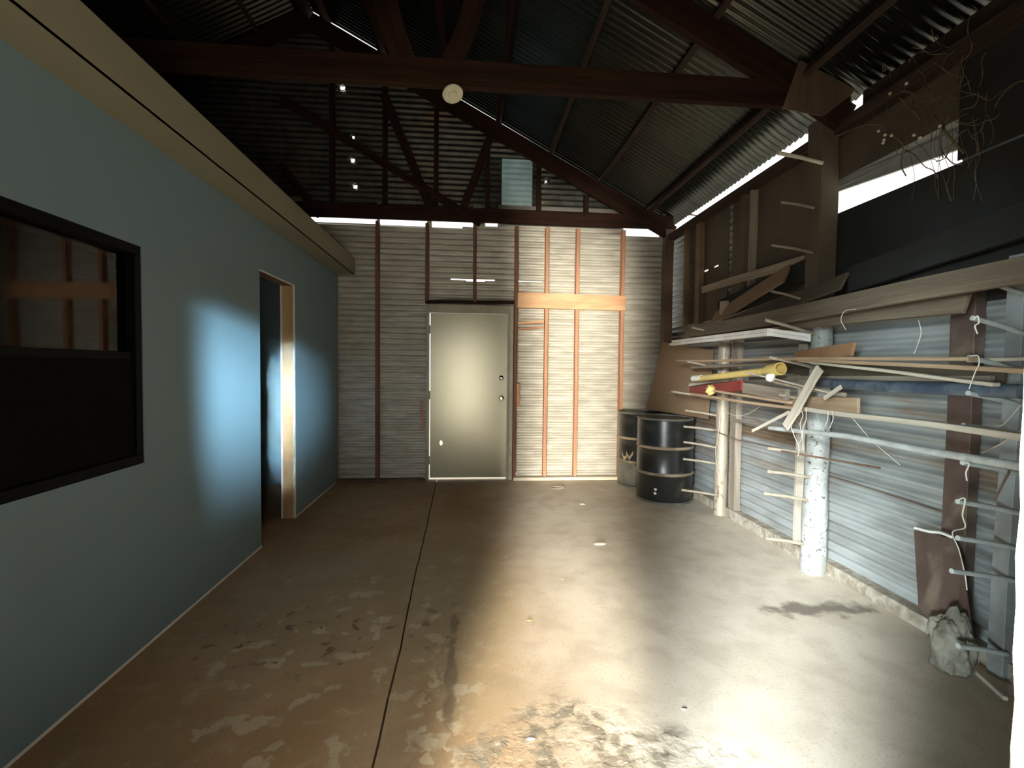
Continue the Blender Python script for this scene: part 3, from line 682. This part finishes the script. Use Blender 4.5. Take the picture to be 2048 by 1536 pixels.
bd('grey_offcut', aX(1488,776,2.12), aX(1576,790,2.13), .03, .082, 'grey_board', 'weathered grey offcut lying beside the red board', warp=.002)
bd('thin_board', aX(1343,783,2.08), aX(1600,818,2.10), .03, .020, 'tan_board', 'tan slat under the red board, lower of two', warp=.008)
bd('thin_board', aX(1425,781,2.06), aX(1582,806,2.06), .03, .018, 'tan_board', 'tan slat under the red board, upper of two', warp=.008)
# yellow wrapped knot, white knot
def blob_obj(name, c_, r, m, lab, cat, sc=(1,1,1), amp_=.35):
    bm = bmesh.new(); bmesh.ops.create_icosphere(bm, subdivisions=3, radius=r)
    for v_ in bm.verts:
        k_ = 1+amp_*noise.noise(v_.co.normalized()*2.2+Vector(c_)*7); v_.co = Vector((v_.co.x*sc[0]*k_, v_.co.y*sc[1]*k_, v_.co.z*sc[2]*k_))
    o = link(name, mesh(bm, name), m, None, Matrix.Translation(c_), smooth=True); return tag(o, lab, cat)
blob_obj('yellow_tape', aX(1421,780,2.04), .036, 'yellow_plastic', 'small yellow knot of tape tied around a slat end', 'tape', (1,1,1.1), .6)
blob_obj('white_knot', aX(1541,755,2.05), .030, 'white_paint', 'small white knotted cap at the end of a grey pipe', 'cap', (1,1,1), .4)
tag(tube('grey_pipe', [aX(1544,762,2.10), aX(1605,775,2.14), aX(1690,790,2.18)], .014, 'steel_rod', None, 12), 'thin grey pipe running right from the white knot', 'pipe')
tag(tube('thin_rod', [aX(1490,745,2.06), aX(1545,757,2.05), aX(1660,786,2.12)], .006, 'pale_board', None, 8), 'thin pale rod crossing below the yellow socket', 'rod')
bp = aX(1636,765,2.28); bq = aX(2046,783,2.20)
tag(tube('blue_pipe', [bp, bp.lerp(bq,.5)+Vector((0,0,-.006)), bq], .030, 'blue_pipe', None, 24), 'long blue plastic pipe lying across the rack', 'pipe')
bd('diagonal_board', aX(1640,736,2.02), aX(1571,855,2.00), .014, .062, 'pale_board', 'pale board hanging diagonally across the rack', up=(0,1,.3), warp=.004)
bd('thin_lath', aX(1578,824,2.06), aX(1504,862,2.04), .008, .022, 'pale_board', 'thin pale lath slanting down left of the diagonal board', up=(0,1,.6), warp=.003)
bd('thin_lath', aX(1648,797,2.04), aX(1683,773,2.05), .008, .026, 'pale_board', 'short pale lath slanting up in front of the blue pipe', up=(0,1,.6), warp=.002)
bd('flat_board', aX(1570,803,2.22), aX(1718,811,2.12), .018, .085, 'tan_board', 'flat tan board end facing the room above the long rails', warp=.002)
bd('long_rail', aX(1590,815,2.16), aX(2100,881,2.06), .03, .028, 'pale_board', 'long pale rail sloping down to the right, above the other rail', warp=.008)
tag(tube('long_pipe', [aX(1540,856,2.12), aX(1700,873,2.14), aX(1850,901,2.14), aX(2060,936,2.08)], [.015,.016,.018,.018], 'cool_rod', None, 12), 'long grey pipe sloping down to the right under the pale rail', 'pipe')
tag(tube('thin_rod', [aX(1540,898,2.10), aX(1655,918,2.12), aX(1760,936,2.20)], .006, 'old_post', None, 8), 'thin dark rod crossing in front of the silver post', 'rod')
tag(tube('thin_rod', [aX(1395,848,2.30), aX(1475,880,2.36), aX(1600,905,2.42)], .005, 'old_post', None, 8), 'thin dark rod running from the first post to the second', 'rod')
bd('thin_board', aX(1470,840,2.36), aX(1600,862,2.36), .02, .018, 'grey_board', 'grey slat low behind the diagonal board', warp=.003)
# brown panel, rubble, floor scrap
bm = bmesh.new()
pv = [aX(1829,1060,2.42), aX(1908,1078,2.40), aX(1925,1120,2.38), aX(1944,1268,2.30), aX(1910,1300,2.30), aX(1838,1215,2.30)]
f_ = bm.faces.new([bm.verts.new(v_) for v_ in pv])
bmesh.ops.triangulate(bm, faces=[f_])
o = link('metal_panel', mesh(bm, 'p'), 'brown_metal', None, Matrix.Identity(4)); s_ = o.modifiers.new('t', 'SOLIDIFY'); s_.thickness = .008; s_.offset = 0
tag(o, 'dark brown rusted panel leaning low against the right wall', 'panel')
bd('white_strip', aX(1829,1056,2.40), aX(1905,1073,2.38), .012, .014, 'drywall_edge', 'white crusty strip along the top of the leaning brown panel', warp=.01, group='odds by the right wall')
c_ = aZ(1906, 1290); c_.x = 2.27; c_.y = aX(1905,1250,2.27).y; c_.z = .06
rb = bmesh.new(); bmesh.ops.create_icosphere(rb, subdivisions=5, radius=1)
for v_ in rb.verts:
    n_ = noise.fractal(v_.co*1.7, .9, 2.2, 4); k_ = 1+.32*n_
    v_.co = Vector((v_.co.x*.075*k_, v_.co.y*.085*k_, max(v_.co.z*.17*k_+.06, -.055)))
tag(link('rubble_clump', mesh(rb, 'rubble'), 'rubble', None, Matrix.Translation(c_), smooth=True), 'crumbling pale clump of rubble at the foot of the leaning panel', 'rubble')
tag(beam('floor_offcut', aZ(1955,1346,.01), aZ(2012,1398,.01), .02, .018, 'pale_board', up=(0,0,1), n=4), 'short pale stick on the floor under the near rack post', 'stick')
# strings
def strg(name, pts, lab, r=.0018, g='loose strings on the rack'):
    return tag(tube(name, curve_pts(pts), r, 'string', None, 5), lab, 'string', g)
strg('string', [aX(1947,640,2.03), aX(1955,632,2.03), aX(1958,645,2.03), aX(1950,652,2.04), aX(1955,668,2.04)], 'frayed white string knotted on the second peg from the top of the near post', .003)
strg('string', [aX(1942,712,2.03), aX(1956,712,2.03), aX(1958,728,2.03), aX(1950,745,2.04), aX(1938,778,2.05)], 'white string looping from the third peg of the near post to the blue pipe', .0022)
strg('string', [aX(1925,925,2.02), aX(1938,928,2.02), aX(1932,945,2.03), aX(1934,962,2.03)], 'white string knot on the peg below the long pipe', .003)
strg('string', [aX(1915,1000,2.02), aX(1930,998,2.02), aX(1925,1030,2.05), aX(1930,1055,2.1), aX(1905,1065,2.25), aX(1918,1100,2.3), aX(1930,1150,2.3), aX(1934,1180,2.3)], 'long white cord hanging from the near post down over the brown panel', .0028)
strg('string', [aX(1605,812,2.02), aX(1600,825,2.02), aX(1583,850,2.02), aX(1588,870,2.02), aX(1598,895,2.02), aX(1596,912,2.03)], 'white string hanging left of the silver post from the flat board', .0024)
strg('string', [aX(1612,815,2.02), aX(1612,840,2.03), aX(1606,858,2.04), aX(1606,900,2.05)], 'frayed twine bundle beside the silver post', .002)
strg('string', [aX(1657,822,2.08), aX(1655,840,2.08), aX(1650,852,2.08)], 'short string end hanging right of the silver post', .002)
strg('string', [aX(1665,822,2.08), aX(1666,838,2.08), aX(1659,857,2.08)], 'second short string end hanging right of the silver post', .002)
strg('string', [aX(1698,828,2.12), aX(1745,882,2.2), aX(1800,930,2.3)], 'thin string slanting across the wall right of the silver post', .0016)
strg('string', [aX(1455,826,2.2), aX(1475,832,2.2), aX(1500,826,2.2), aX(1523,810,2.2)], 'thin string drooping between the first post and the slats', .0014)
strg('string', [aX(1692,660,2.1), aX(1682,640,2.1), aX(1690,622,2.1), aX(1712,618,2.1)], 'curl of string on the face of the widest plank', .0018)
strg('string', [aX(1837,640,2.35), aX(1842,665,2.35), aX(1835,690,2.35), aX(1828,708,2.35)], 'string on the wall below the widest plank', .0018)
tag(tube('sheet_lap', [aX(1652,949,XR-.018), aX(1760,983,XR-.018), aX(1886,1024,XR-.018)], .004, 'old_post', None, 6), 'dark lapped sheet edge running along the right wall below the long pipe', 'sheet edge')
strg('string', [aX(1598,815,2.03), aX(1606,830,2.03), aX(1600,848,2.03), aX(1604,872,2.04), aX(1597,890,2.04)], 'tangled second strand of twine left of the silver post', .0018)
strg('string', [aX(1440,830,2.32), aX(1436,880,2.33), aX(1431,905,2.33), aX(1440,960,2.33)], 'thin string hanging down the first round post', .0016)
strg('string', [aX(1627,815,2.27), aX(1640,845,2.25), aX(1652,868,2.24)], 'fuzzy string lying against the top of the lower silver post', .0014)
strg('string', [aX(2040,812,2.1), aX(2005,850,2.2), aX(1985,850,2.3)], 'thin cord slanting between the pegs of the near post', .002)
tag(tube('thin_rod', [aX(1965,905,2.38), aX(1998,890,2.34), aX(2042,862,2.2)], .004, 'pale_board', None, 6), 'thin pale rod slanting behind the upper pegs of the near post', 'rod')
tag(tube('thin_rod', [aX(1990,1000,2.40), aX(2002,975,2.38), aX(2018,945,2.32)], .005, 'old_post', None, 6), 'short dark rod leaning behind the middle pegs of the near post', 'rod')
# scraps on the floor
for (px, py, r, lab) in ((1109,968,.09,'coil of thin wire lying on the floor near the back wall'),):
    P = aZ(px+6, 976, .012); pts = []
    for k_ in range(26):
        a_ = k_*.55; rr = r*(.6+.4*noise.noise(Vector((k_*.3, 1, 2)))); pts.append(P+Vector((math.cos(a_)*rr*1.3, math.sin(a_)*rr, .002+.004*math.sin(k_))))
    tag(tube('wire_coil', curve_pts(pts, 4), .003, 'steel_rod', None, 5), lab, 'wire')
def scrap(px, py, s_, lab, m='pale_board'):
    P = aZ(px, py, .004); bm = bmesh.new(); bmesh.ops.create_icosphere(bm, subdivisions=2, radius=s_)
    for v_ in bm.verts: v_.co = Vector((v_.co.x*(1+.5*noise.noise(v_.co*40)), v_.co.y*.5, max(v_.co.z*.25, -.003)))
    tag(link('floor_chip', mesh(bm, 'chip'), m, None, Matrix.Translation(P)), lab, 'chip', 'chips on the floor')
scrap(1200,1088,.05,'straw-coloured scrap on the lit floor in front of the drums')
scrap(1124,1158,.010,'tiny pale pebble on the lit floor centre')
scrap(1058,1240,.016,'dark curled leaf scrap on the lit floor', 'leaf')
scrap(1367,1418,.012,'small white pebble on the floor toward the right')
scrap(1061,1478,.016,'white chip in the spalled floor patch','white_paint')
scrap(1165,1008,.03,'pale flake on the floor near the wire coil')

# dead vines by the eave
bm = bmesh.new()
def vine(pts, r): tube_bm(bm, curve_pts(pts, 6), r, 5)
def V(x, y, X=2.42):
    p_ = aX(x, y, X); p_.z = min(p_.z, roofz(p_.x)-.10); return p_
vine([V(1600,310), V(1660,280), V(1720,253), V(1762,250), V(1770,262)], .004)
vine([V(1640,285), V(1664,290), V(1663,312), V(1640,325)], .0035)
vine([V(1786,272), V(1803,285), V(1806,300), V(1802,330), V(1812,352)], .0035)
vine([V(1866,230), V(1890,262), V(1915,292), V(1928,306)], .006)
vine([V(1800,195), V(1830,225), V(1840,240)], .006)
random.seed(21)
for i in range(70):
    x_, y_ = random.uniform(1760, 1990), random.uniform(70, 330)
    if (x_-1880)**2/110**2+(y_-210)**2/130**2 > 1: continue
    X_ = random.uniform(2.25, 2.5); pts = [V(x_, y_, X_)]
    a_ = random.uniform(0, 2*PI)
    for k_ in range(random.randint(3, 6)):
        a_ += random.uniform(-.7, .7); x_ += 18*math.cos(a_); y_ += 18*math.sin(a_); pts.append(V(x_, y_, X_+random.uniform(-.03, .03)))
    vine(pts, random.uniform(.0012, .003))
for i in range(8):
    x_ = random.uniform(1790, 1960); pts = [V(x_, random.uniform(180, 260), 2.4)]
    for k_ in range(5): x_ += random.uniform(-10, 10); pts.append(V(x_, 290+k_*28, 2.4))
    vine(pts, .0012)
bmesh.ops.recalc_face_normals(bm, faces=bm.faces[:])
vn = thing('dead_vine', Vector((2.4, 2.4, 2.7)), 'tangle of dead vines hanging under the eave by the bright slot', 'vine')
link('stems', mesh(bm, 'vine'), 'twig', vn, Matrix.Identity(4), smooth=True)
for (x_, y_) in ((1757,262),(1770,270),(1783,271),(1768,280),(1766,286),(1813,167),(1780,187),(1880,252),(1840,276),(1828,270)):
    bm = bmesh.new(); bmesh.ops.create_icosphere(bm, subdivisions=2, radius=.009)
    link('seed_pod', mesh(bm, 'pod'), 'bud', vn, Matrix.Translation(V(x_, y_, 2.40)), smooth=True)

# ------------------------------------------------------------------ painted partition with doorway and window
TH = .12
wy0, wy1, wz0, wz1 = 1.35, 2.512, .915, 1.962
dy0, dy1, dz = 3.835, 4.565, 2.115
bm = bmesh.new()
yE = D-.02; yS = .33; ZT = 2.60
for (a0, a1, b0, b1) in ((yS, wy0, 0, ZT), (wy0, wy1, 0, wz0), (wy0, wy1, wz1, ZT), (wy1, dy0, 0, ZT), (dy0, dy1, dz, ZT), (dy1+.31, yE, 0, ZT), (dy1, dy1+.31, 0, ZT)):
    add_box(bm, (XL-TH, a0, b0 + (0 if b0 else 0.0)), (XL, a1, b1))
bmesh.ops.remove_doubles(bm, verts=bm.verts[:], dist=1e-5)
wl = link('wall_left', mesh(bm, 'wl'), 'wall_paint'); struct(wl, 'smooth blue-grey painted partition wall of the inner room', 'wall')
box('drywall_edge', (XL-.004, yS, -.001), (XL+.003, dy0, .014), 'drywall_edge', wl, 0)
box('drywall_edge', (XL-.004, dy1, -.001), (XL+.003, yE, .014), 'drywall_edge', wl, 0)
# rough opening lining
box('door_jamb', (XL-TH+.012, dy1-.004, 0), (XL-.013, dy1+.035, dz), 'frame_pine', wl, 0)
part(wl.children[-1], 'bare pine lining of the rough opening')
box('drywall_edge', (XL-.013, dy1-.006, .0), (XL+.002, dy1+.010, dz+.006), 'drywall_edge', wl, 0)
box('drywall_edge', (XL-TH-.002, dy1-.006, .0), (XL-TH+.013, dy1+.010, dz+.006), 'drywall_edge', wl, 0)
box('door_jamb', (XL-TH+.012, dy0-.02, dz-.005), (XL-.013, dy1, dz+.03), 'old_post', wl, 0)
box('drywall_edge', (XL-.012, dy0, dz-.004), (XL+.002, dy1, dz+.004), 'drywall_edge', wl, 0)
# window
w1 = thing('window_1', Vector((XL, wy0, wz0)), 'dark black-framed sliding window in the painted wall', 'window'); w1['kind'] = 'structure'
fw = .045
for lo, hi in (((XL-.09, wy0, wz0), (XL-.004, wy1, wz0+fw)), ((XL-.09, wy0, wz1-fw), (XL-.004, wy1, wz1)), ((XL-.09, wy0, wz0+fw), (XL-.004, wy0+fw, wz1-fw)), ((XL-.09, wy1-fw, wz0+fw), (XL-.004, wy1, wz1-fw)),
               ((XL-.07, wy0+fw, 1.415), (XL-.02, wy1-fw, 1.455))):
    box('window_frame', lo, hi, 'window_frame', w1, .003)
box('upper_pane', (XL-.050, wy0+fw, 1.455), (XL-.046, wy1-fw, wz1-fw), 'glass', w1, 0)
box('lower_pane', (XL-.030, wy0+fw, wz0+fw), (XL-.026, wy1-fw, 1.415), 'glass', w1, 0)
box('bug_screen', (XL-.020, wy0+fw, wz0+fw), (XL-.018, wy1-fw, 1.42), 'office_dark', w1, 0)
# inner room
def sbox(name, lo, hi, m, lab=None, cat=None): return struct(box(name, lo, hi, m, None, 0), lab, cat)
sbox('wall_back', (-6.2, 5.84, 0), (XL-TH, 5.93, ZT), 'wall_paint', 'painted end wall inside the inner room, seen through the doorway', 'wall')
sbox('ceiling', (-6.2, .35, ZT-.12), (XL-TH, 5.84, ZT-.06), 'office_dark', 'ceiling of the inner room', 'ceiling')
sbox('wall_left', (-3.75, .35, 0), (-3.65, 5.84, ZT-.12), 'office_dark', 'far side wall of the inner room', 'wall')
# soffit box
bm = bmesh.new()
add_box(bm, (XL-.0, yS, 2.488), (-1.375, D-.06, 2.50)); add_box(bm, (-1.39, yS, 2.488), (-1.372, D-.06, 2.672))
add_box(bm, (-6.2, yS, 2.60), (-1.375, D-.06, 2.655))
struct(link('trim_3', mesh(bm, 'soffit'), 'soffit_paint'), 'cream boxed ledge along the top of the painted wall', 'ledge')

# ------------------------------------------------------------------ outer shell behind / left
sbox('wall_left', (-6.32, -.4, 0), (-6.2, 6.1, 3.2), 'roof_metal', 'outer left wall of the building', 'wall')
bm = bmesh.new()
def wedge(poly, z0, z1):
    b = [bm.verts.new((x, y, z0)) for x, y in poly]; t_ = [bm.verts.new((x, y, z1)) for x, y in poly]
    bm.faces.new(b[::-1]); bm.faces.new(t_)
    for i in range(len(poly)):
        j = (i+1) % len(poly); bm.faces.new((b[i], b[j], t_[j], t_[i]))
wedge([(-6.2,.15),(-.44,.15),(-.44,.19),(-6.2,.19)], 0, 5.4)
wedge([(-.44,.15),(.20,.15),(.20,.19),(-.44,.19)], 2.03, 5.4)
wedge([(.46,.30),(.62,.30),(2.62,.30),(2.62,.36),(.46,.36)], 0, 5.4)
wedge([(.20,.15),(.46,.15),(.46,.36)], 2.03, 5.4)
cutr = [((RIDGE_X,0,RIDGE_Z-.05),(SL,0,1)),((RIDGE_X,0,RIDGE_Z-.05),(-SL,0,1))]
for p_, n_ in cutr:
    bmesh.ops.bisect_plane(bm, geom=bm.verts[:]+bm.edges[:]+bm.faces[:], plane_co=p_, plane_no=n_, clear_outer=True)
bmesh.ops.recalc_face_normals(bm, faces=bm.faces[:])
struct(link('wall_front', mesh(bm, 'wf'), 'brown_sheet'), 'wall behind the photographer with the open doorway', 'wall')
# splayed rough jamb at the right edge of view
bm = bmesh.new(); rings = []
nz_ = 120
je = aY(2021, 1500, .15).x; jt = aY(2046, 850, .15).x
for i in range(nz_+1):
    z_ = 2.03*i/nz_; e_ = je + .007*noise.noise(Vector((0, z_*14, 3)))+.006*noise.noise(Vector((5, z_*45, 3)))
    rings.append([bm.verts.new(p_) for p_ in ((e_, .15, z_), (e_+.10+.003*noise.noise(Vector((3, z_*30, 1))), .148, z_), (e_+.27, .15, z_), (e_+.27, .345, z_), (e_+.262, .352, z_))])
for a_, b_ in zip(rings, rings[1:]):
    for j in range(5): bm.faces.new((a_[j], a_[(j+1) % 5], b_[(j+1) % 5], b_[j]))
bm.faces.new(rings[0]); bm.faces.new(rings[-1][::-1])
bmesh.ops.recalc_face_normals(bm, faces=bm.faces[:])
struct(link('trim_4', mesh(bm, 'jamb'), 'stucco'), 'rough sunlit pale door jamb at the right edge of the view', 'jamb')

# ------------------------------------------------------------------ daylight
w = bpy.data.worlds.new('sky'); S.world = w; w.use_nodes = True
bg = w.node_tree.nodes['Background']; bg.inputs[0].default_value = (1, 1, .95, 1); bg.inputs[1].default_value = 1.5
def area(name, loc, target, sx, sy, power, col, spread=PI):
    l = bpy.data.lights.new(name, 'AREA'); l.shape = 'RECTANGLE'; l.size = sx; l.size_y = sy; l.energy = power; l.color = col; l.spread = spread
    o = bpy.data.objects.new(name, l); COL.objects.link(o); o.location = loc
    o.rotation_euler = (Vector(target)-Vector(loc)).to_track_quat('-Z', 'Z').to_euler()
    return o
area('daylight_yard', (-1.75, -6.2, .95), (-.12, .15, 1.5), .56, 1.7, 3300, (1, .94, .80))
area('daylight_trees', (-4.07, -15.2, 9.3), (-.12, .15, 1.4), 1.7, 7.4, 11000, (1, .95, .86))
area('daylight_sky', (-10.0, -13.7, 6.0), (-.1, .15, 1.2), 2.2, 8.5, 31000, (.90, .97, 1.0))
area('daylight_haze', (-12.9, -11.6, 1.7), (-.1, .15, 1.2), 6, 2.8, 8500, (.78, .95, 1.0))
area('daylight_blue', (2.02, -6.0, 2.5), (-1.6, 3.40, 1.22), .28, .45, 19, (.52, .78, 1.0), math.radians(8.5))
area('daylight_door', (-.05, -1.2, 2.6), (.2, 4, .6), 1.2, 1.2, 68, (1, .94, .84))
area('daylight_fill', (-.12, -3.4, 1.30), (-.0, 5, 1.2), 1.3, 2.2, 68, (1, .94, .78))  # added low fill toward the back door, also mirrored as its glow

S.view_settings.view_transform = 'Standard'; S.view_settings.look = 'None'
S.view_settings.exposure = 0; S.view_settings.gamma = 1; S.view_settings.use_curve_mapping = False
